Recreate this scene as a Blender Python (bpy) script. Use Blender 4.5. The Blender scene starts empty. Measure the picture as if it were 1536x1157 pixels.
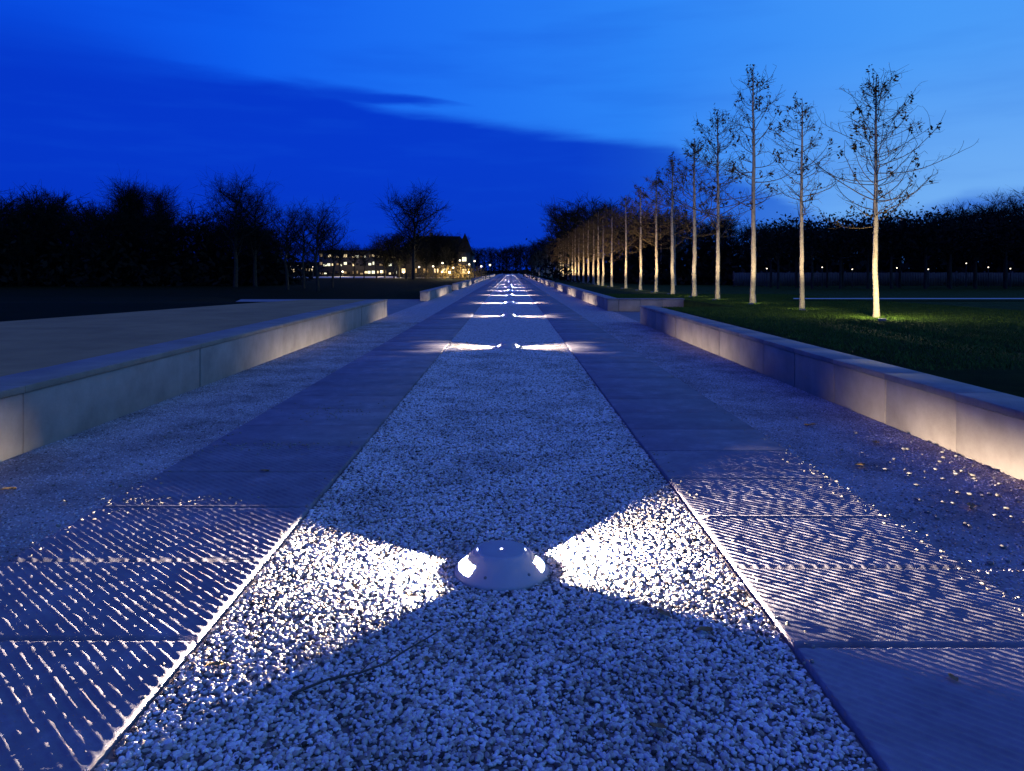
import bpy, math, random
import numpy as np
from mathutils import Vector, Matrix
random.seed(7); rng=np.random.default_rng(7)
scene=bpy.context.scene
col=scene.collection
R=math.radians
scene.view_settings.view_transform='Standard'
scene.view_settings.look='None'
scene.view_settings.exposure=0

def lin(r,g,b):
    f=lambda c:(c/255/12.92) if c/255<=.04045 else ((c/255+.055)/1.055)**2.4
    return (f(r),f(g),f(b),1)

# ------------------------------------------------------------------ materials
def newmat(name):
    m=bpy.data.materials.new(name); m.use_nodes=True
    nt=m.node_tree; b=nt.nodes['Principled BSDF']
    return m,nt,b
def N(nt,t,**k):
    n=nt.nodes.new(t)
    for a,v in k.items(): setattr(n,a,v)
    return n
def ramp(nt,fac,stops):
    r=N(nt,'ShaderNodeValToRGB')
    e=r.color_ramp.elements
    while len(e)>1: e.remove(e[-1])
    e[0].position=stops[0][0]; e[0].color=stops[0][1]
    for p,c in stops[1:]:
        x=e.new(p); x.color=c
    nt.links.new(fac,r.inputs[0]); return r
def noisemat(name,c1,c2,scale=4,rough=.85,bump=0,bscale=40,bdist=.01,spec=.3,detail=6,extra=None):
    m,nt,b=newmat(name); L=nt.links.new
    tc=N(nt,'ShaderNodeTexCoord')
    n=N(nt,'ShaderNodeTexNoise'); n.inputs['Scale'].default_value=scale; n.inputs['Detail'].default_value=detail
    n.inputs['Roughness'].default_value=.65
    L(tc.outputs['Object'],n.inputs['Vector'])
    r=ramp(nt,n.outputs['Fac'],[(.3,(*c1,1)),(.7,(*c2,1))])
    L(r.outputs[0],b.inputs['Base Color'])
    b.inputs['Roughness'].default_value=rough
    b.inputs['Specular IOR Level'].default_value=spec
    if bump>0:
        n2=N(nt,'ShaderNodeTexNoise'); n2.inputs['Scale'].default_value=bscale; n2.inputs['Detail'].default_value=5
        L(tc.outputs['Object'],n2.inputs['Vector'])
        bp=N(nt,'ShaderNodeBump'); bp.inputs['Strength'].default_value=bump; bp.inputs['Distance'].default_value=bdist
        L(n2.outputs['Fac'],bp.inputs['Height']); L(bp.outputs[0],b.inputs['Normal'])
    return m
def emat(name,c,s):
    m,nt,b=newmat(name)
    b.inputs['Base Color'].default_value=(*c,1)
    b.inputs['Emission Color'].default_value=(*c,1); b.inputs['Emission Strength'].default_value=s
    return m

M_wall_l=noisemat('concrete_warm',(.22,.185,.165),(.34,.29,.26),2.2,.8,.35,60,.004)
M_wall_r=noisemat('concrete_brown',(.22,.175,.15),(.34,.28,.24),2.2,.8,.45,60,.005)
M_cap=noisemat('stone_cap',(.13,.115,.12),(.22,.195,.2),3,.7,.3,80,.003)
M_capl=noisemat('concrete_coping',(.19,.15,.115),(.28,.225,.175),2.5,.75,.3,80,.003)
M_terrace=noisemat('terrace_paving',(.22,.125,.04),(.34,.205,.075),1.2,.9,.3,50,.004)
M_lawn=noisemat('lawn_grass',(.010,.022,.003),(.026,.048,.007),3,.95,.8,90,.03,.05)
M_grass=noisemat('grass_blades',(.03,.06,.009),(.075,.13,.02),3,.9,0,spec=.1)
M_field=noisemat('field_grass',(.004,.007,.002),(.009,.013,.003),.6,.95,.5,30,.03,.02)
M_soil=noisemat('gravel_bed',(.12,.105,.095),(.24,.205,.185),6,.95,.6,120,.01,.1)
M_soil2=noisemat('gravel_bed_soil',(.20,.155,.15),(.44,.38,.38),1.6,.95,.9,110,.010,.1)
M_pale=noisemat('pale_path',(.28,.27,.26),(.4,.39,.37),2,.9,.3,50,.004)
M_dusk=noisemat('cross_path',(.15,.13,.135),(.24,.21,.22),2,.9,.4,60,.004)
M_bark=noisemat('bark_pale',(.24,.19,.13),(.44,.36,.26),14,.9,.8,50,.01,.1)
M_bark_dark=noisemat('bark_dark',(.02,.018,.015),(.045,.04,.03),8,.9,0,spec=.1)
M_twig=noisemat('twigs',(.05,.032,.015),(.10,.068,.035),10,.9,0,spec=.1)
M_leaf=noisemat('dry_leaves',(.025,.018,.007),(.08,.055,.02),6,.8,0,spec=.1)
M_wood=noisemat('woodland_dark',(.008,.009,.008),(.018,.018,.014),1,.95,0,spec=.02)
M_shrub=noisemat('shrub_leaves',(.12,.09,.03),(.25,.17,.06),4,.8,0)
M_metal=noisemat('lamp_painted_metal',(.36,.35,.37),(.40,.385,.41),8,.8,0,300,.0005,.12)
M_lid=noisemat('lamp_lid_metal',(.30,.295,.32),(.35,.34,.37),8,.75,0,300,.0005,.15)
M_screw=noisemat('screw_dark',(.12,.12,.12),(.16,.16,.16),30,.7)
M_uplens=emat('uplight_lens',(1,.9,.6),6)
M_stick=noisemat('twig_bark',(.05,.042,.035),(.09,.075,.06),30,.8)
M_fleaf=noisemat('fallen_leaf',(.16,.09,.03),(.3,.18,.07),20,.7)
M_facade=noisemat('facade_render',(.03,.028,.025),(.06,.05,.045),1,.8)
M_roof=noisemat('roof_slate',(.006,.006,.007),(.014,.014,.014),3,.9,spec=.05)
M_frame=noisemat('window_frame',(.03,.03,.03),(.05,.05,.05),3,.6)
M_fence=noisemat('fence_pale',(.06,.06,.055),(.13,.125,.11),.6,.8)

def stonemat(name,stops,rough=.6,spec=.4,lo=.6):
    m,nt,b=newmat(name); L=nt.links.new
    oi=N(nt,'ShaderNodeObjectInfo')
    r=ramp(nt,oi.outputs['Random'],stops)
    tc=N(nt,'ShaderNodeTexCoord'); n=N(nt,'ShaderNodeTexNoise'); n.inputs['Scale'].default_value=1.7; n.inputs['Detail'].default_value=4
    L(tc.outputs['Object'],n.inputs['Vector'])
    mr=N(nt,'ShaderNodeMapRange'); mr.inputs[1].default_value=.3; mr.inputs[2].default_value=.7; mr.inputs[3].default_value=.8; mr.inputs[4].default_value=1.08
    L(n.outputs['Fac'],mr.inputs[0])
    ge=N(nt,'ShaderNodeNewGeometry'); n2=N(nt,'ShaderNodeTexNoise'); n2.inputs['Scale'].default_value=1.6; n2.inputs['Detail'].default_value=6; n2.inputs['Roughness'].default_value=.7
    L(ge.outputs['Position'],n2.inputs['Vector'])
    m2=N(nt,'ShaderNodeMapRange'); m2.inputs[1].default_value=.36; m2.inputs[2].default_value=.56; m2.inputs[3].default_value=lo; m2.inputs[4].default_value=1.05
    L(n2.outputs['Fac'],m2.inputs[0])
    mm=N(nt,'ShaderNodeMath',operation='MULTIPLY'); L(mr.outputs[0],mm.inputs[0]); L(m2.outputs[0],mm.inputs[1])
    mx=N(nt,'ShaderNodeVectorMath',operation='SCALE'); L(r.outputs[0],mx.inputs[0]); L(mm.outputs[0],mx.inputs['Scale'])
    L(mx.outputs[0],b.inputs['Base Color'])
    b.inputs['Roughness'].default_value=rough; b.inputs['Specular IOR Level'].default_value=spec
    return m
M_stone=stonemat('white_gravel',[(0,(.07,.055,.055,1)),(.08,(.14,.115,.105,1)),(.17,(.38,.30,.24,1)),(.34,(.52,.44,.38,1)),(.55,(.62,.57,.54,1)),(.78,(.72,.67,.66,1)),(1,(.85,.80,.80,1))],.95,.05,.66)
M_stone2=stonemat('side_gravel',[(0,(.12,.09,.09,1)),(.2,(.33,.275,.27,1)),(.6,(.50,.44,.445,1)),(1,(.68,.61,.62,1))],.95,.05,.62)

def farstone(name,dark,light,scale):
    m,nt,b=newmat(name); L=nt.links.new
    tc=N(nt,'ShaderNodeTexCoord')
    v=N(nt,'ShaderNodeTexVoronoi'); v.inputs['Scale'].default_value=scale
    L(tc.outputs['Object'],v.inputs['Vector'])
    s=N(nt,'ShaderNodeSeparateColor'); L(v.outputs['Color'],s.inputs[0])
    r=ramp(nt,s.outputs[0],[(0,(*dark,1)),(.35,tuple((dark[i]+light[i])/2 for i in range(3))+(1,)),(1,(*light,1))])
    L(r.outputs[0],b.inputs['Base Color'])
    bp=N(nt,'ShaderNodeBump'); bp.invert=True; bp.inputs['Strength'].default_value=.9; bp.inputs['Distance'].default_value=.012
    L(v.outputs['Distance'],bp.inputs['Height']); L(bp.outputs[0],b.inputs['Normal'])
    b.inputs['Roughness'].default_value=.9; b.inputs['Specular IOR Level'].default_value=.1
    return m
M_far=farstone('white_gravel_fine',(.14,.125,.12),(.62,.575,.56),44)
M_far2=farstone('side_gravel_fine',(.13,.11,.11),(.52,.46,.46),46)

def slabmat():
    m,nt,b=newmat('paving_slab_stone'); L=nt.links.new
    tc=N(nt,'ShaderNodeTexCoord')
    n=N(nt,'ShaderNodeTexNoise'); n.inputs['Scale'].default_value=3.2; n.inputs['Detail'].default_value=9; n.inputs['Roughness'].default_value=.72
    L(tc.outputs['Object'],n.inputs['Vector'])
    r=ramp(nt,n.outputs['Fac'],[(.3,(.15,.13,.155,1)),(.55,(.21,.19,.22,1)),(.72,(.29,.265,.30,1))])
    at=N(nt,'ShaderNodeAttribute'); at.attribute_name='tone'
    mx=N(nt,'ShaderNodeVectorMath',operation='MULTIPLY'); L(r.outputs[0],mx.inputs[0]); L(at.outputs['Color'],mx.inputs[1])
    L(mx.outputs[0],b.inputs['Base Color'])
    n2=N(nt,'ShaderNodeTexNoise'); n2.inputs['Scale'].default_value=180; n2.inputs['Detail'].default_value=4
    L(tc.outputs['Object'],n2.inputs['Vector'])
    bp=N(nt,'ShaderNodeBump'); bp.inputs['Strength'].default_value=.3; bp.inputs['Distance'].default_value=.003
    L(n2.outputs['Fac'],bp.inputs['Height']); L(bp.outputs[0],b.inputs['Normal'])
    b.inputs['Roughness'].default_value=.8; b.inputs['Specular IOR Level'].default_value=.12
    return m
M_slab=slabmat()

# ------------------------------------------------------------------ mesh helpers
def npmesh(name,V,Q,mat,smooth=False):
    V=np.asarray(V,dtype=np.float32).reshape(-1,3); Q=np.asarray(Q,dtype=np.int32)
    me=bpy.data.meshes.new(name); k=Q.shape[1]
    me.vertices.add(len(V)); me.vertices.foreach_set('co',V.ravel())
    me.loops.add(Q.size); me.loops.foreach_set('vertex_index',Q.ravel())
    me.polygons.add(len(Q)); me.polygons.foreach_set('loop_start',np.arange(0,Q.size,k,dtype=np.int32))
    me.polygons.foreach_set('loop_total',np.full(len(Q),k,dtype=np.int32))
    me.update(calc_edges=True); me.validate()
    if smooth: me.polygons.foreach_set('use_smooth',np.ones(len(me.polygons),dtype=bool))
    if mat: me.materials.append(mat)
    return me
def obj(name,me,parent=None,loc=None,**props):
    o=bpy.data.objects.new(name,me); col.objects.link(o)
    if parent: o.parent=parent
    if loc: o.location=loc
    for k,v in props.items(): o[k]=v
    return o
class B:
    def __init__(s): s.V=[];s.Q=[];s.n=0
    def add(s,V,Q):
        V=np.asarray(V,float).reshape(-1,3); Q=np.asarray(Q,int)
        s.V.append(V); s.Q.append(Q+s.n); s.n+=len(V)
    def box(s,x0,x1,y0,y1,z0,z1):
        V=[(x,y,z) for z in (z0,z1) for y in (y0,y1) for x in (x0,x1)]
        s.add(V,[(0,2,3,1),(4,5,7,6),(0,1,5,4),(2,6,7,3),(0,4,6,2),(1,3,7,5)])
    def tube(s,P,r,k=5):
        P=np.asarray(P,float); n=len(P); r=np.broadcast_to(r,(n,)) if np.ndim(r) else np.full(n,r)
        T=np.gradient(P,axis=0); T/=np.linalg.norm(T,axis=1)[:,None]+1e-9
        up=np.array([0,0,1.]) if abs(T[0,2])<.8 else np.array([1.,0,0])
        a=np.cross(T,up); a/=np.linalg.norm(a,axis=1)[:,None]+1e-9; b=np.cross(T,a)
        th=np.arange(k)*2*math.pi/k
        V=P[:,None,:]+r[:,None,None]*(np.cos(th)[None,:,None]*a[:,None,:]+np.sin(th)[None,:,None]*b[:,None,:])
        i=np.arange(n-1)[:,None]*k; j=np.arange(k)[None,:]; j2=(j+1)%k
        Q=np.stack([i+j,i+j2,i+k+j2,i+k+j],-1).reshape(-1,4)
        s.add(V.reshape(-1,3),Q)
    def strip(s,p0,p1,w0,w1):
        p0=np.asarray(p0);p1=np.asarray(p1); d=p1-p0
        a=np.cross(d,np.random.default_rng(s.n).normal(size=3)); a/=np.linalg.norm(a)+1e-9
        s.add([p0-a*w0,p0+a*w0,p1+a*w1,p1-a*w1],[(0,1,2,3)])
    def quads(s,C,size,g):
        n=len(C); a=g.normal(size=(n,3)); a/=np.linalg.norm(a,axis=1)[:,None]
        b=np.cross(a,g.normal(size=(n,3))); b/=np.linalg.norm(b,axis=1)[:,None]
        sz=size*g.uniform(.6,1.3,(n,1))
        V=np.stack([C-a*sz,C-b*sz*.5,C+a*sz,C+b*sz*.5],1).reshape(-1,3)
        s.add(V,np.arange(4*n).reshape(-1,4))
    def arr(s): return np.concatenate(s.V),np.concatenate(s.Q)
    def mesh(s,name,mat,smooth=False):
        V,Q=s.arr(); return npmesh(name,V,Q,mat,smooth)
def sheet(name,pts,z,mat,**p):
    me=bpy.data.meshes.new(name); me.from_pydata([(x,y,z) for x,y in pts],[],[list(range(len(pts)))])
    me.materials.append(mat); me.update()
    if me.polygons[0].normal.z<0: me.flip_normals()
    return obj(name,me,**p)

def vnoise(x,y,seed):
    g=np.random.default_rng(seed); T=g.random((256,256))
    xi=np.floor(x).astype(int); yi=np.floor(y).astype(int); fx=x-xi; fy=y-yi
    fx=fx*fx*(3-2*fx); fy=fy*fy*(3-2*fy)
    a=T[xi%256,yi%256];b=T[(xi+1)%256,yi%256];c=T[xi%256,(yi+1)%256];d=T[(xi+1)%256,(yi+1)%256]
    return (a*(1-fx)+b*fx)*(1-fy)+(c*(1-fx)+d*fx)*fy

# ------------------------------------------------------------------ layout constants
CL,CR=-1.18,1.05           # central gravel strip
SL,SR=-2.41,2.14           # outer edges of slabs
WL,WR=-3.74,3.42           # wall faces
SLABTOP=.008
GE=14.5                    # modelled gravel reaches this far
GS=20.0
# ------------------------------------------------------------------ ground
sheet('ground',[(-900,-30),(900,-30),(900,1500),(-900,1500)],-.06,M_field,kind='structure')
sheet('gravel_bed',[(CL,-1),(CR,-1),(CR,GE),(CL,GE)],-.022,M_soil,kind='structure')
sheet('gravel_path',[(CL,GE),(CR,GE),(CR,320),(CL,320)],-.008,M_far,kind='structure')
for a,b_ in ((WL-.05,SL),(SR,WR+.05)):
    sheet('side_gravel_bed',[(a,-1),(b_,-1),(b_,GS),(a,GS)],-.012,M_soil2,kind='structure')
    sheet('side_gravel_path',[(a,GS),(b_,GS),(b_,320),(a,320)],-.008,M_far2,kind='structure')
sheet('cross_path',[(-9.5,22.9),(WL-.06,22.9),(WL-.06,36.3),(-13,36.3)],-.02,M_dusk,kind='structure')
sheet('cross_path',[(WR+.06,19.9),(5.9,19.9),(5.9,25.5),(WR+.06,25.5)],-.02,M_dusk,kind='structure')
sheet('pale_path',[(-60,118),(-6,118),(-6,148),(-60,148)],.12,M_pale,kind='structure')

# ------------------------------------------------------------------ slabs
def slab_near(name,x0,x1,joints,ang,seed,lam,ampl,low,rng_):
    y0,y1=joints[0],joints[-1]; st=.0052
    xs=np.arange(x0,x1+st/2,st); ys=np.arange(y0,y1,st)
    X,Y=np.meshgrid(xs,ys); g=np.random.default_rng(seed)
    rid=np.zeros_like(X); vv=np.zeros_like(X); uu=np.zeros_like(X)
    tone=np.ones_like(X); H0=np.zeros_like(X)
    for i in range(len(joints)-1):
        m=(Y>=joints[i])&(Y<joints[i+1]+1e-6)
        a=ang+R(g.uniform(-2,2)); ca,sa=math.cos(a),math.sin(a); l=lam*g.uniform(.96,1.04)
        u=-X[m]*sa+Y[m]*ca; v=X[m]*ca+Y[m]*sa
        ph=.25*vnoise(X[m]*3,Y[m]*3,seed)+.35*vnoise(X[m]*30,Y[m]*30,seed+1)+g.uniform(0,6)
        q=np.clip(np.sin(2*math.pi*u/l+ph),-.3,1); rid[m]=np.sign(q)*np.abs(q)**.7; vv[m]=v; uu[m]=u
        H0[m]=g.uniform(-.0012,.0012)+(Y[m]-joints[i])*g.uniform(-.0008,.0008); tone[m]=g.uniform(.86,1.12)
    mod=low+rng_*np.clip(vnoise(vv*32,uu*24,seed+2)*2.2-.6,0,1)
    amp=ampl*(.85+.3*vnoise(X*2.4,Y*2.4,seed+3))
    H=rid*mod*amp + .0006*(vnoise(X*90,Y*90,seed+4)-.5)+H0
    for j in joints:
        d=np.abs(Y-j-.003*(vnoise(X*12,Y*0+j*9,seed+6)-.5)); k=np.clip(1.4-d/.013,0,1); H-=.022*k**.6
        k2=np.exp(-((d-.030)/.009)**2); H=H*(1-.8*k2)+.0016*k2
    dx=np.minimum(X-x0,x1-X)+.004*(vnoise(X*0,Y*25,seed+9)-.5); e=np.clip(1-dx/.014,0,1); H-=.006*e**2
    Z=SLABTOP+H
    Z[:,0]=-.05; Z[:,-1]=-.05
    X=X.copy(); X[:,0]=X[:,1]; X[:,-1]=X[:,-2]
    ny,nx=X.shape
    V=np.stack([X,Y,Z],-1).reshape(-1,3)
    i=(np.arange(ny-1)[:,None]*nx+np.arange(nx-1)[None,:])
    Q=np.stack([i,i+1,i+nx+1,i+nx],-1).reshape(-1,4)
    me=npmesh(name,V,Q,M_slab,False)
    at=me.color_attributes.new('tone','FLOAT_COLOR','POINT')
    t=np.repeat(tone.reshape(-1)[:,None],4,1).astype(np.float32); at.data.foreach_set('color',t.ravel())
    return obj(name,me,kind='structure')
def slab_far(name,x0,x1,y0,y1,step,seed):
    b=B(); tones=[]; g=np.random.default_rng(seed); y=y0
    while y<y1:
        dz=g.uniform(-.0008,.0008); L=step if y<60 else step*3
        z=SLABTOP+dz; e=.006; g2=.008
        V=[(x0,y+g2,-.05),(x1,y+g2,-.05),(x1,y+L-g2,-.05),(x0,y+L-g2,-.05),
           (x0,y+g2,z-e),(x1,y+g2,z-e),(x1,y+L-g2,z-e),(x0,y+L-g2,z-e),
           (x0+e,y+g2+e,z),(x1-e,y+g2+e,z),(x1-e,y+L-g2-e,z),(x0+e,y+L-g2-e,z)]
        Q=[(0,1,5,4),(1,2,6,5),(2,3,7,6),(3,0,4,7),(4,5,9,8),(5,6,10,9),(6,7,11,10),(7,4,8,11),(8,9,10,11)]
        b.add(V,Q); tones+= [g.uniform(.86,1.14)]*12; y+=L
    me=b.mesh(name,M_slab); at=me.color_attributes.new('tone','FLOAT_COLOR','POINT')
    at.data.foreach_set('color',np.repeat(np.array(tones,dtype=np.float32),4))
    return obj(name,me,kind='structure')
jl=[1.07,1.86,2.64,3.41,4.23,5.0,5.79]
jr=[1.05,1.83,2.59,3.33,4.05,4.84,5.62]
slab_near('slab_pavement',SL,CL,jl,R(-43),11,.042,.0037,.25,.9)
slab_near('slab_pavement',CR,SR,jr,R(-42),31,.038,.0034,.45,.55)
slab_far('slab_pavement',SL,CL,jl[-1],300,.785,3)
slab_far('slab_pavement',CR,SR,jr[-1],300,.78,4)

# ------------------------------------------------------------------ gravel via geometry nodes
def scatter_nodes(name,mat,density,smin,smax,zmax,seed,flat=.6,variants=4,sub=3):
    ng=bpy.data.node_groups.new(name,'GeometryNodeTree')
    ng.interface.new_socket('Geometry',in_out='INPUT',socket_type='NodeSocketGeometry')
    ng.interface.new_socket('Geometry',in_out='OUTPUT',socket_type='NodeSocketGeometry')
    L=ng.links.new; nn=lambda t:ng.nodes.new(t)
    gi=nn('NodeGroupInput'); go=nn('NodeGroupOutput')
    d=nn('GeometryNodeDistributePointsOnFaces'); d.inputs['Density'].default_value=density; d.inputs['Seed'].default_value=seed
    L(gi.outputs[0],d.inputs['Mesh'])
    rv=nn('FunctionNodeRandomValue'); rv.data_type='FLOAT_VECTOR'; rv.inputs[0].default_value=(0,0,0); rv.inputs[1].default_value=(0,0,zmax); rv.inputs['Seed'].default_value=seed+1
    sp=nn('GeometryNodeSetPosition'); L(d.outputs['Points'],sp.inputs['Geometry']); L(rv.outputs[0],sp.inputs['Offset'])
    join=nn('GeometryNodeJoinGeometry')
    for i in range(variants):
        ico=nn('GeometryNodeMeshIcoSphere'); ico.inputs['Radius'].default_value=1; ico.inputs['Subdivisions'].default_value=sub
        no=nn('ShaderNodeTexNoise'); no.noise_dimensions='4D'; no.inputs['W'].default_value=i*7.3+seed; no.inputs['Scale'].default_value=.8; no.inputs['Detail'].default_value=1.2
        vs=nn('ShaderNodeVectorMath'); vs.operation='SUBTRACT'; vs.inputs[1].default_value=(.5,.5,.5); L(no.outputs['Color'],vs.inputs[0])
        v2=nn('ShaderNodeVectorMath'); v2.operation='SCALE'; v2.inputs['Scale'].default_value=1.2; L(vs.outputs[0],v2.inputs[0])
        s2=nn('GeometryNodeSetPosition'); L(ico.outputs[0],s2.inputs['Geometry']); L(v2.outputs[0],s2.inputs['Offset'])
        tr=nn('GeometryNodeTransform'); tr.inputs['Scale'].default_value=(1.0+.15*i,.88,flat+.06*i); L(s2.outputs[0],tr.inputs['Geometry'])
        ss=nn('GeometryNodeSetShadeSmooth'); L(tr.outputs[0],ss.inputs[0])
        sm=nn('GeometryNodeSetMaterial'); sm.inputs['Material'].default_value=mat; L(ss.outputs[0],sm.inputs[0])
        g2=nn('GeometryNodeGeometryToInstance'); L(sm.outputs[0],g2.inputs[0]); L(g2.outputs[0],join.inputs[0])
    ip=nn('GeometryNodeInstanceOnPoints'); L(sp.outputs[0],ip.inputs['Points']); L(join.outputs[0],ip.inputs['Instance'])
    ip.inputs['Pick Instance'].default_value=True
    rr=nn('FunctionNodeRandomValue'); rr.data_type='FLOAT_VECTOR'; rr.inputs[0].default_value=(-.4,-.4,0); rr.inputs[1].default_value=(.4,.4,6.28); rr.inputs['Seed'].default_value=seed+2
    L(rr.outputs[0],ip.inputs['Rotation'])
    rs=nn('FunctionNodeRandomValue'); rs.data_type='FLOAT'; rs.inputs[2].default_value=smin; rs.inputs[3].default_value=smax; rs.inputs['Seed'].default_value=seed+3
    L(rs.outputs[1],ip.inputs['Scale'])
    L(ip.outputs[0],go.inputs[0])
    return ng
def scatter(name,rect,z,ng,mat,**p):
    x0,x1,y0,y1=rect
    me=bpy.data.meshes.new(name); me.from_pydata([(x0,y0,z),(x1,y0,z),(x1,y1,z),(x0,y1,z)],[],[(0,1,2,3)]); me.materials.append(mat)
    o=obj(name,me,**p); m=o.modifiers.new('scatter','NODES'); m.node_group=ng; return o
NG1=scatter_nodes('white_gravel_scatter',M_stone,8000,.0032,.0106,.005,3,flat=.6)
NG2=scatter_nodes('side_gravel_scatter',M_stone2,3100,.0023,.0072,.002,23,sub=2,flat=.45)
scatter('white_gravel',(CL+.012,CR-.012,1.3,GE),-.018,NG1,M_stone,kind='stuff')
scatter('side_gravel',(WL+.01,SL-.01,2.1,GS),-.012,NG2,M_stone2,kind='stuff')
scatter('side_gravel',(SR+.01,WR-.01,2.1,GS),-.012,NG2,M_stone2,kind='stuff')

import bmesh
bm=bmesh.new(); bmesh.ops.create_icosphere(bm,subdivisions=2,radius=1)
iv=np.array([v.co[:] for v in bm.verts]); ifc=np.array([[v.index for v in f.verts] for f in bm.faces]); bm.free()
def pebbles(name,cl,seed):
    g=np.random.default_rng(seed); V=[];F=[];n=0
    for (cx,cy,sx,sy,k,*zz) in cl:
        z0=zz[0] if zz else SLABTOP
        for _ in range(k):
            x=cx+g.normal()*sx; y=cy+g.normal()*sy
            if zz: x=min(max(x,-3.65),3.36)
            s=g.uniform(.003,.009)*(1 if not zz else 1.8); A=g.uniform(0,6.28); c,t=math.cos(A),math.sin(A)
            v=iv*np.array([1.2,.85,.6])*s*(1+.2*g.normal(size=(len(iv),1))*.4)
            v=np.stack([v[:,0]*c-v[:,1]*t+x,v[:,0]*t+v[:,1]*c+y,v[:,2]+z0+s*.45],1)
            V.append(v);F.append(ifc+n);n+=len(v)
    me=npmesh(name,np.concatenate(V),np.concatenate(F),M_peb,True); obj(name,me,kind='stuff')
M_peb=noisemat('pebble_grey',(.17,.14,.12),(.34,.31,.28),9,.9,spec=.05)
pebbles('loose_pebbles',[(-1.9,5.75,.22,.10,130),(-2.15,4.35,.2,.07,90),(-1.75,7.2,.2,.25,140),(-2.35,5.1,.05,.9,60),(-1.22,4,.03,1.2,40),(-1.8,4.4,.15,.05,20),(-3.0,4.6,.3,1.2,30,-.008)],5)
pebbles('loose_pebbles',[(1.09,4,.03,1.2,50),(2.1,4.0,.04,.9,60),(2.1,6,.05,1.2,50),(2.85,4.5,.25,.7,70,-.008),(2.5,3.8,.15,.5,30,-.008),(3.2,5.2,.1,.8,25,-.008)],6)

# ------------------------------------------------------------------ walls
def wall(face,back,y0,y1,h,panel,mat,label,ret=None,cap=None):
    e=obj('retaining_wall',None,loc=(face,y0,0),label=label,category='wall',group='low walls along the path')
    s=1 if back>face else -1; b=B(); c=B(); g=np.random.default_rng(int(abs(y0)*10)+int(face*10)+100)
    a0,a1=(0,back-face) if s>0 else (back-face,0); y=0; L=y1-y0; ct=.055; gp=.008
    while y<L-.05:
        p=min(panel,L-y); j=g.uniform(-.006,.006)
        f0=a0+(j if s>0 else 0); f1=a1+(j if s<0 else 0)
        b.box(f0,f1,y+gp,y+p-gp,-.06,h-ct-.004); y+=p
    inset=.035
    b.box(a0+inset,a1-inset,.05,L-.05,-.06,h-ct-.01)
    y=0; ov=.012
    while y<L-.05:
        p=min(panel*1.0,L-y); c.box(a0-ov,a1+ov,y+.002,y+p-.002,h-ct,h); y+=p
    if ret:
        n=int(math.ceil((ret-abs(back-face))/1.1)); x=abs(back-face)+.01
        for i in range(n):
            w=(ret-abs(back-face))/n
            xa,xb=sorted((s*(x+.004),s*(x+w-.004)))
            b.box(xa,xb,.0,.35,-.06,h-ct-.003); c.box(xa-.002,xb+.002,-ov,.36,h-ct,h); x+=w
    mb=b.mesh('wall_panels',mat); mc=c.mesh('coping',cap or M_cap)
    for nm,me in (('wall_panels',mb),('coping',mc)):
        o=obj(nm,me,parent=e); bv=o.modifiers.new('bevel','BEVEL'); bv.width=.005; bv.segments=2
    return e
wall(WL,WL-.5,-1,22.7,.51,3.3,M_wall_l,'long low beige concrete wall beside the gravel, lit at its end',cap=M_capl)
wall(WR,WR+.36,-1.0,19.8,.455,1.1,M_wall_r,'low brown stone panel wall holding back the lawn')
wall(WR-.1,WR+.26,25.6,58,.42,1.1,M_wall_r,'low stone wall with a corner return at the lawn',ret=2.6)
wall(WR-.1,WR+.26,63,100,.42,1.1,M_wall_r,'low stone wall further along the path')
wall(WR-.1,WR+.26,106,180,.42,3.3,M_wall_r,'low stone wall further along the path')
wall(WL,WL-.36,34,48,.43,3.3,M_wall_l,'low concrete wall beside the path after the crossing')
wall(WL,WL-.36,53,72,.43,3.3,M_wall_l,'low concrete wall further along the path')
wall(WL,WL-.36,78,110,.43,3.3,M_wall_l,'low concrete wall further along the path')
wall(WL,WL-.36,118,180,.43,3.3,M_wall_l,'low concrete wall further along the path')

tz=.50
edge=[(-11.6,-1),(-11,3),(-9.9,9),(-8.95,12.5),(-8.2,15.5),(-7.5,18.5),(-6.8,21),(-6.2,22.6)]
sheet('terrace',[(WL-.515,-1),(WL-.515,22.6)]+edge[::-1],tz,M_terrace,kind='structure')
def lawn_h_r(y): return float(np.interp(y,[0,16,26,42,55,80,200],[.445,.445,.36,.27,.18,.08,.02]))
b=B()
def addlawn(b,x0,ys,rel,hf,sgn=1):
    V=[];Q=[];nx=len(rel)+1
    for y in ys:
        h=hf(y); V.append((x0,y,-.05)); 
        for r in rel: V.append((x0+sgn*(r+ (0.0 if r else .004)),y,h))
    for i in range(len(ys)-1):
        for j in range(nx-1):
            a=i*nx+j; q=(a,a+1,a+nx+1,a+nx); Q.append(q if sgn>0 else q[::-1])
    b.add(V,Q)
addlawn(b,WR+.375,[-1,5,10,16,19.75],[0,2.1],lawn_h_r)
b.add([(WR+.379,19.75,lawn_h_r(19.75)),(5.9,19.75,lawn_h_r(19.75)),(5.9,19.9,-.05),(WR+.379,19.9,-.05)],[(0,1,2,3)])
addlawn(b,5.898,[-1,5,10,16,19.75,25.97],[0,3,8,20,80,300],lawn_h_r)
addlawn(b,WR+.28,[25.97,35,42,55,80,140,330],[0,3,8,20,80,300],lawn_h_r)
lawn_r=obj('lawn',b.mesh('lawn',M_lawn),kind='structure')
lawn_h_l=lambda y: float(np.interp(y,[0,15,22,30,40,80,200],[.47,.46,.44,.25,.0,.05,.03]))
b=B()
V=[];Q=[]
for x,y in edge+[(-9.6,23.0),(-13.1,36.3)]: V+= [(x,y,tz-.02 if y<22.8 else -.04),(x-1.2,y+.3,lawn_h_l(y)),(x-60,y+1,lawn_h_l(y)),(x-400,y+2,lawn_h_l(y))]
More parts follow.
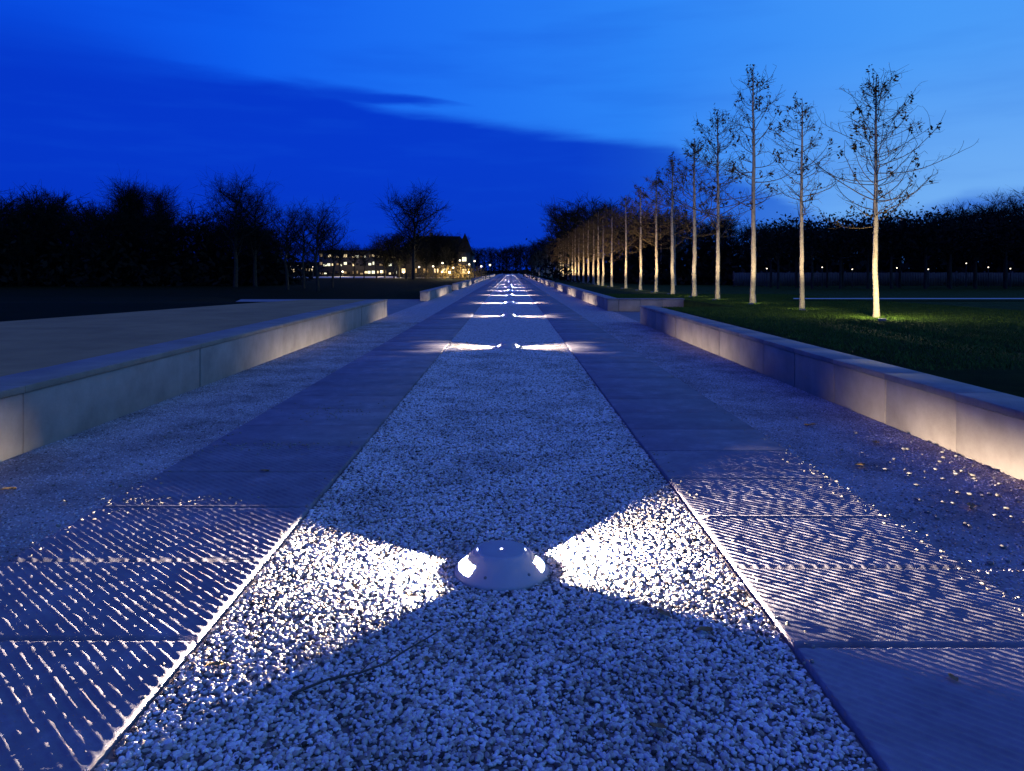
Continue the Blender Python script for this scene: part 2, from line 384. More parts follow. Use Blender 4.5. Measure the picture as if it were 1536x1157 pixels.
for i in range(len(edge)+1):
    for j in range(3):
        a=i*4+j; Q.append((a,a+4,a+5,a+1))
b.add(V,Q)
obj('lawn',b.mesh('lawn',M_field),kind='structure')
b=B(); addlawn(b,WL-.38,[36.3,45,60,80,140,330],[0,3,10,30,100,400],lambda y: float(np.interp(y,[36.3,45,80,200],[-.015,.06,.08,.04])),-1)
obj('lawn',b.mesh('lawn',M_field),kind='structure')
sheet('lawn_path',[(9.2,24.4),(200,24.4),(200,25.25),(9.5,25.25)],.45,M_pale,kind='structure')

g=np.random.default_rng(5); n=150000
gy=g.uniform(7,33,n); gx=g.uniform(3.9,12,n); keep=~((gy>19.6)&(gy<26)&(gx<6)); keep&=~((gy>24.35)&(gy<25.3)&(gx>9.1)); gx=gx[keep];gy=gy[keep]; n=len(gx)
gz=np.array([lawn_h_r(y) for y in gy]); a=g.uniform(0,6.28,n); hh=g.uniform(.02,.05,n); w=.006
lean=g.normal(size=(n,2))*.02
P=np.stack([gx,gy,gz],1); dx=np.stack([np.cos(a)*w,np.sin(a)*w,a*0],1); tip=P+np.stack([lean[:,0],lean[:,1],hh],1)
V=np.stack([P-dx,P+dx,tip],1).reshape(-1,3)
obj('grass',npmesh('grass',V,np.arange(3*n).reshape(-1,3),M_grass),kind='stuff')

# ------------------------------------------------------------------ path lamps
ROT=R(10)
def lamp_meshes():
    prof=[(.222,-.020),(.221,-.002),(.214,.005),(.200,.017),(.179,.036),(.160,.056),(.143,.075),(.131,.086),(.122,.092),(.116,.0945),(.1128,.0948)]
    seg=128; V=[];Q=[]
    for r,z in prof:
        for k in range(seg):
            A=2*math.pi*k/seg; V.append((r*math.cos(A),r*math.sin(A),z))
    half=R(34)
    for i in range(len(prof)-1):
        for k in range(seg):
            A=2*math.pi*(k+.5)/seg; dd=min(abs((A+math.pi)%(2*math.pi)-math.pi),abs((A-math.pi+math.pi)%(2*math.pi)-math.pi))
            if dd<half and 3<=i<=4: continue
            k2=(k+1)%seg; Q.append((i*seg+k,i*seg+k2,(i+1)*seg+k2,(i+1)*seg+k))
    shell=npmesh('housing',V,Q,M_metal,True)
    prof2=[(.1120,.086),(.1118,.0938),(.109,.0950),(.05,.0952),(.004,.0952)]
    V=[];Q=[]
    for r,z in prof2:
        for k in range(seg):
            A=2*math.pi*k/seg; V.append((r*math.cos(A),r*math.sin(A),z))
    for i in range(len(prof2)-1):
        for k in range(seg):
            k2=(k+1)%seg; Q.append((i*seg+k,i*seg+k2,(i+1)*seg+k2,(i+1)*seg+k))
    Q.append((4*seg,4*seg+seg//4,4*seg+seg//2,4*seg+3*seg//4))
    b=B(); b.add(V,Q)
    lid=b.mesh('lid',M_lid,True)
    return shell,lid
shell,lid=lamp_meshes()
def screw_mesh():
    b=B(); k=12; V=[];
    for r,z in ((.007,-.002),(.007,.0012),(.005,.002),(.0005,.002)):
        for i in range(k): V.append((r*math.cos(i*2*math.pi/k),r*math.sin(i*2*math.pi/k),z))
    Q=[(i*k+j,i*k+(j+1)%k,(i+1)*k+(j+1)%k,(i+1)*k+j) for i in range(3) for j in range(k)]
    b.add(V,Q); return b.mesh('screw',M_screw,True)
scr=screw_mesh()
ld=bpy.data.lights.new('path_light','POINT'); ld.energy=460; ld.color=(1,.86,.66); ld.shadow_soft_size=.020
ldF=bpy.data.lights.new('path_light_far','POINT'); ldF.energy=900; ldF.color=(1,.86,.68); ldF.shadow_soft_size=.020
ldN=bpy.data.lights.new('path_light_near','POINT'); ldN.energy=2000; ldN.color=(1,.86,.64); ldN.shadow_soft_size=.013
lamp_y=[3.33,13.5,22.7,31.8,41.5]+[51+9.6*i for i in range(18)]
for i,y in enumerate(lamp_y):
    rr=ROT if i==0 else ROT*random.uniform(-.4,.5)
    e=obj('path_lamp',None,loc=(-.045 if i else -.043,y,-.001),label='round dome-shaped path lamp shining sideways over white gravel' if i==0 else 'round path lamp shining sideways over the gravel strip',category='lamp',group='path lamps down the gravel strip')
    e.rotation_euler=(0,0,rr)
    o=obj('housing',shell,parent=e); sd=o.modifiers.new('s','SOLIDIFY'); sd.thickness=.003; sd.offset=-1
    if i<3:
        obj('lid',lid,parent=e)
        for A in (-122,-58,58,122):
            s=obj('screw',scr,parent=e,loc=(.188*math.cos(R(A)),.188*math.sin(R(A)),.0290)); s.rotation_euler=Vector((math.cos(R(A))*.66,math.sin(R(A))*.66,.75)).to_track_quat('Z','Y').to_euler()
    else: obj('lid',lid,parent=e)
    for sx in (1,-1):
        q=obj('light',ldN if i==0 else (ld if i<3 else ldF),parent=e,loc=(sx*.028,0,.052 if i==0 else .048))

b=B(); b.tube([(-.72,2.28,.002),(-.62,2.36,.007),(-.52,2.39,.012),(-.44,2.45,.014),(-.38,2.55,.012),(-.31,2.65,.009),(-.27,2.72,.005)],np.linspace(.0045,.0025,7),6)
b.tube([(-.52,2.39,.011),(-.50,2.44,.015),(-.46,2.5,.013)],[.0025,.002,.0012],5)
obj('fallen_twig',b.mesh('fallen_twig',M_stick,True),label='thin curved dark twig lying on the gravel',category='twig')
def leafmesh():
    V=[];Q=[];n=7
    for i in range(n):
        t=i/(n-1); w=.022*math.sin(math.pi*min(1,t*.92+.06))**.8; x=(t-.5)*.09
        V+=[(x,-w,.010*abs(math.sin(t*5))+.006),(x,0,.002),(x,w,.012*t+.004)]
    for i in range(n-1):
        for j in range(2): a=i*3+j; Q.append((a,a+3,a+4,a+1))
    b=B(); b.add(V,Q); return b.mesh('fallen_leaf',M_fleaf,True)
lm=leafmesh()
for (x,y,A,s,z) in [(-1.05,2.46,.6,.7,.0),(.62,2.86,2.0,.9,.0),(.75,2.72,.3,.8,.0),(2.72,4.25,1.1,1.3,.0),(2.9,3.9,2.2,1,.0),(-1.9,2.25,1.2,.8,.014),(-.3,2.5,1.9,.5,0),(.45,2.1,2.6,.6,0),(2.5,5.2,.4,1.1,0),(2.95,5.9,.9,1.2,0),(2.7,6.6,2.9,1.1,0),(-3.2,4.6,.7,1,0),(-1.7,5.0,.2,.7,.014),(1.5,2.35,1.5,.6,.014)]:
    o=obj('fallen_leaf',lm,loc=(x,y,z),label='small dry brown leaf lying on the ground',category='leaf',group='dry leaves on the ground'); o.rotation_euler=(.1,.15,A); o.scale=(s,s,s)

# ------------------------------------------------------------------ trees
def row_tree(seed,H=6.5,spread=1.25,nb=38,first=.34,dens=1.0,tr=.068):
    g=np.random.default_rng(seed); T=B(); C=B(); LV=[]
    n=22; t=np.linspace(0,1,n)
    wob=np.cumsum(g.normal(size=(n,2))*.007,0); wob-=wob[0]; wob-=wob[-1]*t[:,None]
    P=np.stack([wob[:,0],wob[:,1],t*H],1)
    r=tr*(1-t)**.7+.006; r[0]*=1.25
    T.tube(P,r,10)
    for i in range(nb):
        f=i/(nb-1); z=H*(first+(.94-first)*f**.9)+g.normal()*.10; z=min(z,H*.95)
        base=np.array([np.interp(z,P[:,2],P[:,0]),np.interp(z,P[:,2],P[:,1]),z])
        az=i*2.4+g.normal()*.5; L=spread*(.16+.90*(1-f)**.65)*(g.uniform(.4,1.2))
        if f<.12: L*=.8
        L=min(L,(H-z)*1.1+.12)
        el0=R(g.uniform(-12,28)+20*f); cur=g.uniform(.2,.85)
        pts=[base]; m=10; a2=az; droop=g.random()<.25
        for k in range(m):
            kk=k/m; d_el=min(R(80),el0+cur*1.6*kk**1.3) - (1.1*max(0,kk-.55) if droop else 0)
            a2+=g.normal()*.15; s=L/m
            pts.append(pts[-1]+s*np.array([math.cos(d_el)*math.cos(a2),math.cos(d_el)*math.sin(a2),math.sin(d_el)]))
        pts=np.array(pts); rb=.016*(1-f*.5)*(L/spread)**.5
        C.tube(pts,np.linspace(max(rb,.007),.005,len(pts)),5)
        for k in range(2,len(pts)):
            for _ in range(int(dens)+int(g.random()<dens%1)):
                q=pts[k]; a3=az+g.choice([-1,1])*g.uniform(.3,1.3); el=R(g.uniform(-20,60)); l=min(g.uniform(.12,.45),L*.5)
                pp=[q]
                for j in range(4): 
                    el+=g.uniform(-.15,.3); a3+=g.normal()*.2
                    pp.append(pp[-1]+l/4*np.array([math.cos(el)*math.cos(a3),math.cos(el)*math.sin(a3),math.sin(el)]))
                pp=np.array(pp); C.tube(pp,np.linspace(.0055,.0035,5),3)
                for j in (2,3,4):
                    if g.random()<.5:
                        e2=pp[j]+g.normal(size=3)*.09+np.array([0,0,.03]); C.strip(pp[j],e2,.0036,.0022)
                if g.random()<.05:
                    c=pp[-1]
                    for _ in range(g.integers(3,8)): LV.append(c+g.normal(size=3)*np.array([.022,.022,.05])-np.array([0,0,.06]))
        if g.random()<.6:
            c=pts[-1]
            for _ in range(g.integers(6,18)): LV.append(c+g.normal(size=3)*np.array([.032,.032,.09])-np.array([0,0,.10]))
    for q in range(3):
        a=g.uniform(0,6.28); z0=H*g.uniform(.8,.92); b0=np.array([0,0,z0]); hh=H*g.uniform(.06,.13)
        e=b0+np.array([math.cos(a)*.2,math.sin(a)*.2,hh]); C.tube([b0,(b0+e)/2+np.array([math.cos(a)*.05,math.sin(a)*.05,-.03]),e],[.009,.007,.004],4)
        for _ in range(9): LV.append(e+g.normal(size=3)*np.array([.03,.03,.09])-np.array([0,0,.06]))
    for _ in range(34):
        z=H*g.uniform(.86,1.0); LV.append(np.array([np.interp(z,P[:,2],P[:,0])+g.normal()*.04,np.interp(z,P[:,2],P[:,1])+g.normal()*.04,z]))
    V1,Q1=C.arr(); 
    LB=B(); LB.quads(np.array(LV),.047,g)
    V2,Q2=LB.arr()
    tm=T.mesh('trunk',M_bark,True)
    cm=npmesh('crown',np.concatenate([V1,V2]),np.concatenate([Q1,Q2+len(V1)]),M_twig); cm.materials.append(M_leaf)
    mi=np.zeros(len(cm.polygons),dtype=np.int32); mi[len(Q1):]=1; cm.polygons.foreach_set('material_index',mi)
    return tm,cm
variants=[row_tree(121,6.5,2.1,62,.38,1.0),row_tree(102,6.5,1.6,44,.42,.85),row_tree(113,6.5,1.45,40,.40,.8),row_tree(104,6.5,2.1,56,.34,1.1),row_tree(105,6.5,1.9,52,.35,1.1)]
fix_b=B(); 
k=14
V=[(r*math.cos(i*2*math.pi/k),r*math.sin(i*2*math.pi/k),z) for r,z in ((.07,-.02),(.07,.05),(.058,.055),(.055,.04),(.001,.04)) for i in range(k)]
fix_b.add(V,[(i*k+j,i*k+(j+1)%k,(i+1)*k+(j+1)%k,(i+1)*k+j) for i in range(4) for j in range(k)])
fixm=fix_b.mesh('uplight_body',M_screw,True)
lb=B(); V=[(r*math.cos(i*2*math.pi/k),r*math.sin(i*2*math.pi/k),.046) for r in (.052,.001) for i in range(k)]
lb.add(V,[(j,(j+1)%k,k+(j+1)%k,k+j) for j in range(k)]); flm=lb.mesh('uplight_lens',M_uplens)
sp=bpy.data.lights.new('tree_spot','SPOT'); sp.energy=400; sp.color=(1,.84,.55); sp.spot_size=R(66); sp.spot_blend=1; sp.shadow_soft_size=.04
spF=bpy.data.lights.new('tree_spot_far','SPOT'); spF.energy=1000; spF.color=(1,.76,.42); spF.spot_size=R(90); spF.spot_blend=1; spF.shadow_soft_size=.04
pt=bpy.data.lights.new('tree_spill','POINT'); pt.energy=13; pt.color=(1,.9,.5); pt.shadow_soft_size=.05
pt0=bpy.data.lights.new('tree_spill_near','POINT'); pt0.energy=100; pt0.color=(1,.9,.48); pt0.shadow_soft_size=.05
xs_img=[546,435,362,309,274,242,217,194,172,151]
TX=7.3; Ht=[4.85,5.3,7.2,6.7,6.3,6.2,5.8,5.8,5.9,5.8]
order=[0,1,2,3,4,1,0,2,4,3]
trees=[]
for i,xi in enumerate(xs_img):
    z=TX*1117/xi; trees.append((TX,z*1.012-.217,Ht[i],order[i]))
d=trees[-1][1]
while d<250:
    d+=3.9*random.uniform(.8,1.2); trees.append((TX+random.uniform(-.25,.25),d,random.uniform(4.9,6.7),random.randrange(5)))
def put_tree(x,y,z,H,vi,lab,grp,light,rot=None,wd=1):
    e=obj('row_tree' if light else 'bare_tree',None,loc=(x,y,z),label=lab,category='tree',group=grp)
    s=H/6.5; e.scale=(max(s,.88)*wd,max(s,.88)*wd,s); e.rotation_euler=(0,0,random.uniform(0,6.28) if rot is None else rot)
    obj('trunk',variants[vi][0],parent=e); obj('crown',variants[vi][1],parent=e)
    return e
for i,(x,y,H,vi) in enumerate(trees):
    z=lawn_h_r(y)-.01
    lab='tall slender young tree, few dry leaves, trunk lit from below' if i<4 else 'slender bare young tree in the lit avenue row'
    put_tree(x,y,z,H,vi,lab,'avenue of young trees on the lawn',True,wd=[.92,.95,1.0,1.05][i] if i<4 else 1.3 if i<10 else 1.6)
    if i<24:
        u=obj('ground_uplight',None,loc=(x-.4,y-1.05,z+.01),label='small round ground spotlight at the foot of a tree',category='spotlight',group='uplights under the avenue trees')
        obj('uplight_body',fixm,parent=u); obj('uplight_lens',flm,parent=u)
        so=obj('spot',spF if i>5 else sp,parent=u,loc=(0,0,.07)); so.rotation_euler=Vector((.4,1.05,1.9+(1.6 if i>5 else 0))).to_track_quat('-Z','Y').to_euler()
        if i<12: obj('spill',pt0 if i==0 else pt,parent=u,loc=(.2,.45,.42 if i==0 else .26))
for i in range(5):
    y=60+i*6; put_tree(13.0+random.uniform(-.6,.6),y,lawn_h_r(y)-.01,random.uniform(5.4,6.6),random.choice([0,3,4]),'bare young tree standing unlit behind the avenue','second unlit row of young trees',False,wd=1.2)

def broad(seed,H,Rr,trunkfrac=.25,nl=8,shape='round',tw=.02,dens=1.0):
    g=np.random.default_rng(seed); T=B(); C=B()
    n=8; P=np.stack([np.cumsum(g.normal(size=n)*.05),np.cumsum(g.normal(size=n)*.05),np.linspace(0,H*.8,n)],1); P[:,:2]-=P[0,:2]
    T.tube(P,np.linspace(.022*H,.005*H,n),7)
    nl=int(nl*2)
    for i in range(nl):
        f=i/(nl-1); z=H*(trunkfrac+(.78-trunkfrac)*f)
        base=np.array([np.interp(z,P[:,2],P[:,0]),np.interp(z,P[:,2],P[:,1]),z]); az=i*2.4+g.normal()*.4
        if shape=='round': hor=Rr*math.sin(math.pi*(.18+.72*(1-f)))*g.uniform(.8,1.1); ver=(H-z)*g.uniform(.45,.95)*(.5+.5*f)
        else: hor=Rr*g.uniform(.6,1)*(1-.5*f); ver=(H-z)*g.uniform(.5,.9)
        end=base+np.array([hor*math.cos(az),hor*math.sin(az),ver]); m=7
        tt=np.linspace(0,1,m)[:,None]; mid=base+np.array([hor*.6*math.cos(az),hor*.6*math.sin(az),ver*.3])
        pts=(1-tt)**2*base+2*tt*(1-tt)*mid+tt**2*end+np.cumsum(g.normal(size=(m,3))*.03*H/10,0)
        T.tube(pts,np.linspace(.008*H,.002*H,m),4)
        for k in range(1,m):
            for _ in range(int(4*dens)):
                l=H*g.uniform(.08,.17); d=g.normal(size=3); d[2]=abs(d[2])*.8+.25; d/=np.linalg.norm(d)
                p1=pts[k]+d*l*.5; p2=p1+(d+g.normal(size=3)*.3)*l*.5
                C.strip(pts[k],p1,tw,tw*.7); C.strip(p1,p2,tw*.7,tw*.4)
                for q in (p1,(p1+p2)/2,p2):
                    for _ in range(3):
                        d2=d+g.normal(size=3)*.7; C.strip(q,q+d2*l*.33,tw*.6,tw*.25)
    return T.arr(),C.arr()
def tree_pair(arr,bark,twig):
    (V1,Q1),(V2,Q2)=arr
    return npmesh('trunk',V1,Q1,bark,True),npmesh('crown',V2,Q2,twig)
B1=tree_pair(broad(1,8,2.3,.28,9,'round',.012,1.6),M_bark_dark,M_wood)
B2=tree_pair(broad(2,5.4,1.4,.38,7,'round',.012,.8),M_bark_dark,M_wood)
B3=tree_pair(broad(3,10,1.3,.12,12,'col',.018,1.3),M_bark_dark,M_wood)
B4=tree_pair(broad(4,11.4,4.0,.26,10,'round',.026,1.3),M_bark_dark,M_wood)
B5=tree_pair(broad(6,11.4,5.0,.2,11,'round',.035,1.5),M_bark_dark,M_wood)
def put(pair,x_img,D,top_y,H0,lab,grp,z0=0,nm='bare_tree'):
    zc=(D+.217)/1.012; X=(x_img-766)/1117*zc; H=(405-top_y)*zc/1130+1.4-z0; s=H/H0
    e=obj(nm,None,loc=(X,D,z0),label=lab,category='tree',group=grp); e.scale=(s,s,s); e.rotation_euler=(0,0,random.uniform(0,6))
    obj('trunk',pair[0],parent=e); obj('crown',pair[1],parent=e)
put(B1,355,57,265,8,'large round bare tree rising above the dark wood','bare trees on the dark field',.0)
put(B1,385,60,290,8,'large round bare tree rising above the dark wood','bare trees on the dark field',.0)
for x,t,D in ((433,312,50),(457,322,54),(478,310,48),(500,335,56)):
    put(B2,x,D,t,5.4,'small bare tree with thin dark trunk','bare trees on the dark field',.04)
for x,t in ((188,279),(205,285),(247,289)):
    put(B3,x,66,t,10,'upright poplar silhouetted above the wood','poplars above the wood',.0,'poplar_tree')
put(B4,621,104,287,11.4,'big spreading bare tree in front of the lit buildings','bare trees near the buildings',.05)
for x,t,D in ((600,350,122),(655,350,119),(675,356,119),(578,356,122),(640,352,120)):
    put(B5,x,D,t,11.4,'spreading bare tree in front of the lit buildings','bare trees near the buildings',.05)
for x,t,D in ((512,374,112),(532,370,116),(547,376,112),(566,368,118),(592,366,114),(610,372,110),(640,374,112),(668,374,112)):
    put(B2,x,D,t-4,5.4,'small dark tree in front of the lit offices','bare trees near the buildings',.05)

wv=[broad(50+i,8,2.2+.3*(i%3),.15,7,'round',.028,.8) for i in range(5)]
def wood(name,items,fill,seed):
    g=np.random.default_rng(seed); b=B()
    for (x,y,H) in items:
        (V1,Q1),(V2,Q2)=wv[g.integers(5)]; s=H/8; A=g.uniform(0,6.28); c,t=math.cos(A),math.sin(A)
        for V,Q in ((V1,Q1),(V2,Q2)):
            W=V*s; W=np.stack([W[:,0]*c-W[:,1]*t+x,W[:,0]*t+W[:,1]*c+y,W[:,2]],1); b.add(W,Q)
        m=fill; C=np.stack([x+g.normal(size=m)*2.0*s,y+g.normal(size=m)*1.2,np.abs(g.normal(size=m))*H*.25],1)
        b.quads(C,.34,g)
    return obj(name,b.mesh(name,M_wood),kind='stuff')
def line(points,n,depth,seed,hj=.15):
    g=np.random.default_rng(seed); out=[]
    xi=[p[0] for p in points]
    for k in range(n):
        x=xi[0]+(xi[-1]-xi[0])*(k+g.uniform(0,1))/n; t=np.interp(x,xi,[p[1] for p in points]); D=np.interp(x,xi,[p[2] for p in points])+g.uniform(0,depth)
        zc=D/1.012; H=((405-t)*zc/1130+1.4)*g.uniform(1-hj,1.0); out.append(((x-766)/1117*zc,D,H))
    return out
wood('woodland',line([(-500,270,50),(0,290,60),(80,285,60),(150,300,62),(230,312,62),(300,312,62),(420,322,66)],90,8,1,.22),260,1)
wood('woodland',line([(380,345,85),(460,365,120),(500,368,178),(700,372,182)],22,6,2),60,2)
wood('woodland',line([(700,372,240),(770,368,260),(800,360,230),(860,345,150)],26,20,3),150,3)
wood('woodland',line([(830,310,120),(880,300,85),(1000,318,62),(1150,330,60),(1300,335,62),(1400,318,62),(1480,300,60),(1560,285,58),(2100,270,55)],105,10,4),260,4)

pl=[]
for vi in range(2):
    g=np.random.default_rng(900+vi); T=B(); T.tube([(0,0,0),(.02,.02,1),(0,0,2.2)],[.09,.07,.06],7)
    C=B(); 
    for _ in range(26):
        d=g.normal(size=3); d[2]=abs(d[2])*.8; d/=np.linalg.norm(d); T.tube([(0,0,1.7+g.uniform(0,.4)),(d[0]*.6,d[1]*.6,2.2+d[2]*.7),(d[0]*1.2,d[1]*1.2,2.3+d[2]*1.5)],[.03,.02,.008],4)
    cc=g.normal(size=(900,3))*np.array([.75,.75,.55])+np.array([0,0,2.9]); cc=cc[cc[:,2]>1.75]
    C.quads(cc,.12,g); pl.append((T.mesh('trunk',M_bark_dark,True),C.mesh('crown',M_wood)))
for r_ in range(2):
    for i in range(30):
        y=46+r_*4.5+random.uniform(-.3,.3); x=16.5+i*1.75+r_*.8+random.uniform(-.35,.35); zz=lawn_h_r(y)
        e=obj('clipped_tree',None,loc=(x,y,zz),label='small dark tree with clear trunk in a planted row',category='tree',group='rows of small dark trees'); s=random.uniform(.9,1.15); e.scale=(s,s,s); e.rotation_euler=(0,0,random.uniform(0,6))
        p=pl[i%2]; obj('trunk',p[0],parent=e); obj('crown',p[1],parent=e)
fe=obj('fence',None,loc=(16,54,0),label='long dim slatted fence behind the dark tree rows',category='fence')
b=B(); b2=B(); g=np.random.default_rng(3)
for i in range(330): b.box(i*.18,i*.18+.165,0,.0335,.25,1.2+g.uniform(-.015,.015))
b.box(0,60,.032,.07,.4,.46); b.box(0,60,.032,.07,1.1,1.16)
for i in range(31): b2.box(i*2-.04,i*2+.04,.072,.14,0,1.3)
obj('fence_slats',b.mesh('fence_slats',M_fence),parent=fe); obj('fence_post',b2.mesh('fence_post',M_frame),parent=fe)
M_dot=emat('lantern_glow',(1,.85,.6),4)
def lantern(x_img,y_img,D,s=.12):
    zc=D/1.012; X=(x_img-766)/1117*zc; Z=1.4+(405-y_img)*zc/1130
    e=obj('street_lamp',None,loc=(X,D,0),label='distant lit street lamp on a thin pole',category='street lamp',group='distant street lamps')
    b=B(); b.tube([(0,0,0),(0,0,Z*.5),(0,0,Z)],[.05,.04,.03],6); obj('pole',b.mesh('pole',M_frame),parent=e)
    b=B(); k=8; V=[(r*s*math.cos(i*2*math.pi/k),r*s*math.sin(i*2*math.pi/k),Z+z*s) for r,z in ((.3,0),(.9,.4),(1,1),(.7,1.5),(.05,1.8)) for i in range(k)]
    b.add(V,[(i*k+j,i*k+(j+1)%k,(i+1)*k+(j+1)%k,(i+1)*k+j) for i in range(4) for j in range(k)]); obj('lamp_head',b.mesh('lamp_head',M_dot),parent=e)
for x,y,D in ((1218,401,53),(1233,402,53.3),(1449,396,53),(1150,404,53),(1278,405,53.2),(1345,403,53.1),(1392,405,53),(1482,402,53.4),(1515,404,53),(436,400,90),(448,398,92),(470,401,95)): lantern(x,y,D,.04)
for x,y in ((690,392),(704,398),(722,401),(735,399),(680,403),(650,401),(664,396),(712,393),(629,402)): lantern(x,y,103,.12)

# ------------------------------------------------------------------ buildings
W1=emat('lit_window_warm',(1,.76,.40),1.4); W2=emat('lit_window_white',(.95,.93,.65),1.4); W3=emat('lit_window_dim',(.8,.55,.25),.2)
M_dark=noisemat('dark_window',(.01,.012,.02),(.02,.02,.03),2,.2)
wm={}
for k,m in (('a',W1),('b',W2),('c',W3),('d',M_dark)):
    b=B(); b.box(-.5,.5,0,.04,0,1); wm[k]=b.mesh('window',m)
fb=B(); 
for x in (-.53,.5): fb.box(x,x+.03,-.05,.02,-.03,1.03)
fb.box(-.498,.498,-.05,.02,1.001,1.03); fb.box(-.498,.498,-.05,.02,-.03,-.001); fb.box(-.02,.02,-.04,-.005,.001,.999)
fm=fb.mesh('frame',M_frame)
def win(parent,x,z,w,h,k,y=-.06):
    o=obj('window',wm[k],parent=parent,loc=(x,y,z)); o.scale=(w,1,h); f=obj('frame',fm,parent=o)
def office(X0,Y,W,Dp,H,rows,cols,label,seed,probs):
    g=np.random.default_rng(seed)
    e=obj('office_building',None,loc=(X0,Y,0),label=label,category='building')
    b=B(); b.box(0,W,0,Dp,0,H); obj('wall',b.mesh('wall',M_facade),parent=e)
    b=B(); b.box(-.4,W+.4,-.5,Dp+.4,H+.003,H+.3); obj('roof',b.mesh('roof',M_roof),parent=e)
    rh=H/rows; cw=W/cols
    for r in range(rows):
        for c in range(cols):
            k=g.choice(['a','b','c','d'],p=probs); win(e,(c+.5)*cw+g.uniform(-.1,.1)*cw,r*rh+rh*g.uniform(.25,.45),cw*g.uniform(.25,.85),rh*g.uniform(.15,.36),k)
    return e
office(-38,150,16,12,5.0,3,20,'three-storey office block with rows of lit windows',1,[.2,.25,.25,.3])
office(-21,152,12,10,4.2,3,14,'low building with mostly lit windows behind trees',2,[.3,.2,.25,.25])
office(-50,165,11,8,2.8,1,11,'single-storey block with a row of lit windows',3,[.4,.15,.25,.2])
h=obj('house',None,loc=(-19,126,0),label='dark house with hipped roof, small gable and lit ground floor',category='house')
b=B(); b.box(0,12.5,0,9,0,4.0); b.box(10.3,12.3,-.6,-.003,0,4.4); obj('wall',b.mesh('wall',M_facade),parent=h)
me=bpy.data.meshes.new('roof')
V=[(-.5,-.4,4.003),(12.9,-.4,4.003),(12.9,9.4,4.003),(-.5,9.4,4.003),(2.6,4.5,7.2),(10.2,4.5,7.2),
   (10.1,-.8,4.403),(12.6,-.8,4.403),(12.6,1.8,4.403),(10.1,1.8,4.403),(11.35,.5,7.6)]
me.from_pydata(V,[],[(0,1,5,4),(1,2,5),(2,3,4,5),(3,0,4),(6,7,10),(7,8,10),(8,9,10),(9,6,10),(0,3,2,1)]); me.materials.append(M_roof); obj('roof',me,parent=h)
b=B(); b.box(5,5.6,4.2,4.8,6.5,7.8); obj('chimney',b.mesh('chimney',M_facade),parent=h)
for x,z,k in ((1.2,.9,'a'),(3,.9,'c'),(4.8,.9,'c'),(6.6,.9,'a'),(8,.9,'b'),(1.2,2.7,'d'),(3,2.7,'d'),(4.8,2.7,'c'),(6.6,2.7,'d'),(9.2,2.6,'c')): win(h,x,z,.7,.7,k)
for x,z,k in ((11.3,.8,'a'),(11.3,2.8,'b')): win(h,x,z,.7,.7,k,y=-.66)
sm=[]
for i in range(2):
    g=np.random.default_rng(70+i); b=B()
    for _ in range(30):
        d=g.normal(size=3); d[2]=abs(d[2])+.3; d/=np.linalg.norm(d); b.tube([(0,0,0),d*.7,d*1.4+g.normal(size=3)*.15],[.02,.012,.005],3)
    cc=g.normal(size=(420,3)); cc/=np.linalg.norm(cc,axis=1)[:,None]; cc*=g.uniform(.6,1.5,(420,1)); cc[:,2]=np.abs(cc[:,2])*1.1+.15; b.quads(cc,.09,g); sm.append(b.mesh('shrub',M_shrub))
gl=bpy.data.lights.new('garden_light','POINT'); gl.energy=700; gl.color=(1,.78,.44); gl.shadow_soft_size=.2
for i,(x,y,s) in enumerate(((-9.5,108,1.3),(-7.6,110,1.5),(-6.2,112,1.1),(-12,109,1.0),(-5,116,1.2),(-15,112,.9))):
    o=obj('shrub',sm[i%2],loc=(x,y,0),label='rounded leafy shrub lit warm from below',category='shrub',group='lit shrubs by the house'); o.scale=(s,s,s)
for x,y in ((-8.6,106.5),(-11,121),(-6,108.5),(-24,140),(-32,144),(-17,120)):
    e=obj('garden_lamp',None,loc=(x,y,0),label='small garden lamp glowing warm beside shrubs',category='lamp',group='garden lamps by the house')
    b=B(); b.tube([(0,0,0),(0,0,.4),(0,0,.9)],.03,6); obj('post',b.mesh('post',M_frame),parent=e)
    b=B(); b.box(-.1,.1,-.1,.1,.9,1.15); obj('lamp_head',b.mesh('lamp_head',M_dot),parent=e); obj('light',gl,parent=e,loc=(0,-.3,1.3))

# ------------------------------------------------------------------ sky
w=bpy.data.worlds.new('World'); scene.world=w; w.use_nodes=True; nt=w.node_tree; L=nt.links.new
bg=nt.nodes['Background']
tc=N(nt,'ShaderNodeTexCoord'); sx=N(nt,'ShaderNodeSeparateXYZ'); L(tc.outputs['Generated'],sx.inputs[0])
def M(op,a,b_=None,c=None):
    n=N(nt,'ShaderNodeMath',operation=op)
    for i,v in enumerate((a,b_,c)):
        if v is None: continue
        if isinstance(v,(int,float)): n.inputs[i].default_value=v
        else: L(v,n.inputs[i])
    return n.outputs[0]
az=M('MULTIPLY',M('ARCTAN2',sx.outputs[0],sx.outputs[1]),57.2958)
el=M('MULTIPLY',M('ARCSINE',sx.outputs[2]),57.2958)
def mr(v,a,b_,c,d,sm=False):
    n=N(nt,'ShaderNodeMapRange'); n.interpolation_type='SMOOTHSTEP' if sm else 'LINEAR'
    L(v,n.inputs[0]); 
    for i,x in enumerate((a,b_,c,d)): n.inputs[i+1].default_value=x
    return n.outputs[0]
azn=mr(az,-60,60,0,1)
A=lambda d:(d+60)/120
clear=ramp(nt,azn,[(A(-40),lin(5,72,226)),(A(-20),lin(14,94,238)),(A(-5),lin(30,114,243)),(A(10),lin(44,132,246)),(A(28),lin(70,153,248)),(A(50),lin(85,162,248))])
cloud=ramp(nt,azn,[(A(-35),lin(4,54,200)),(A(-10),lin(5,57,204)),(A(5),lin(8,62,203)),(A(20),lin(30,96,210)),(A(40),lin(42,110,212))])
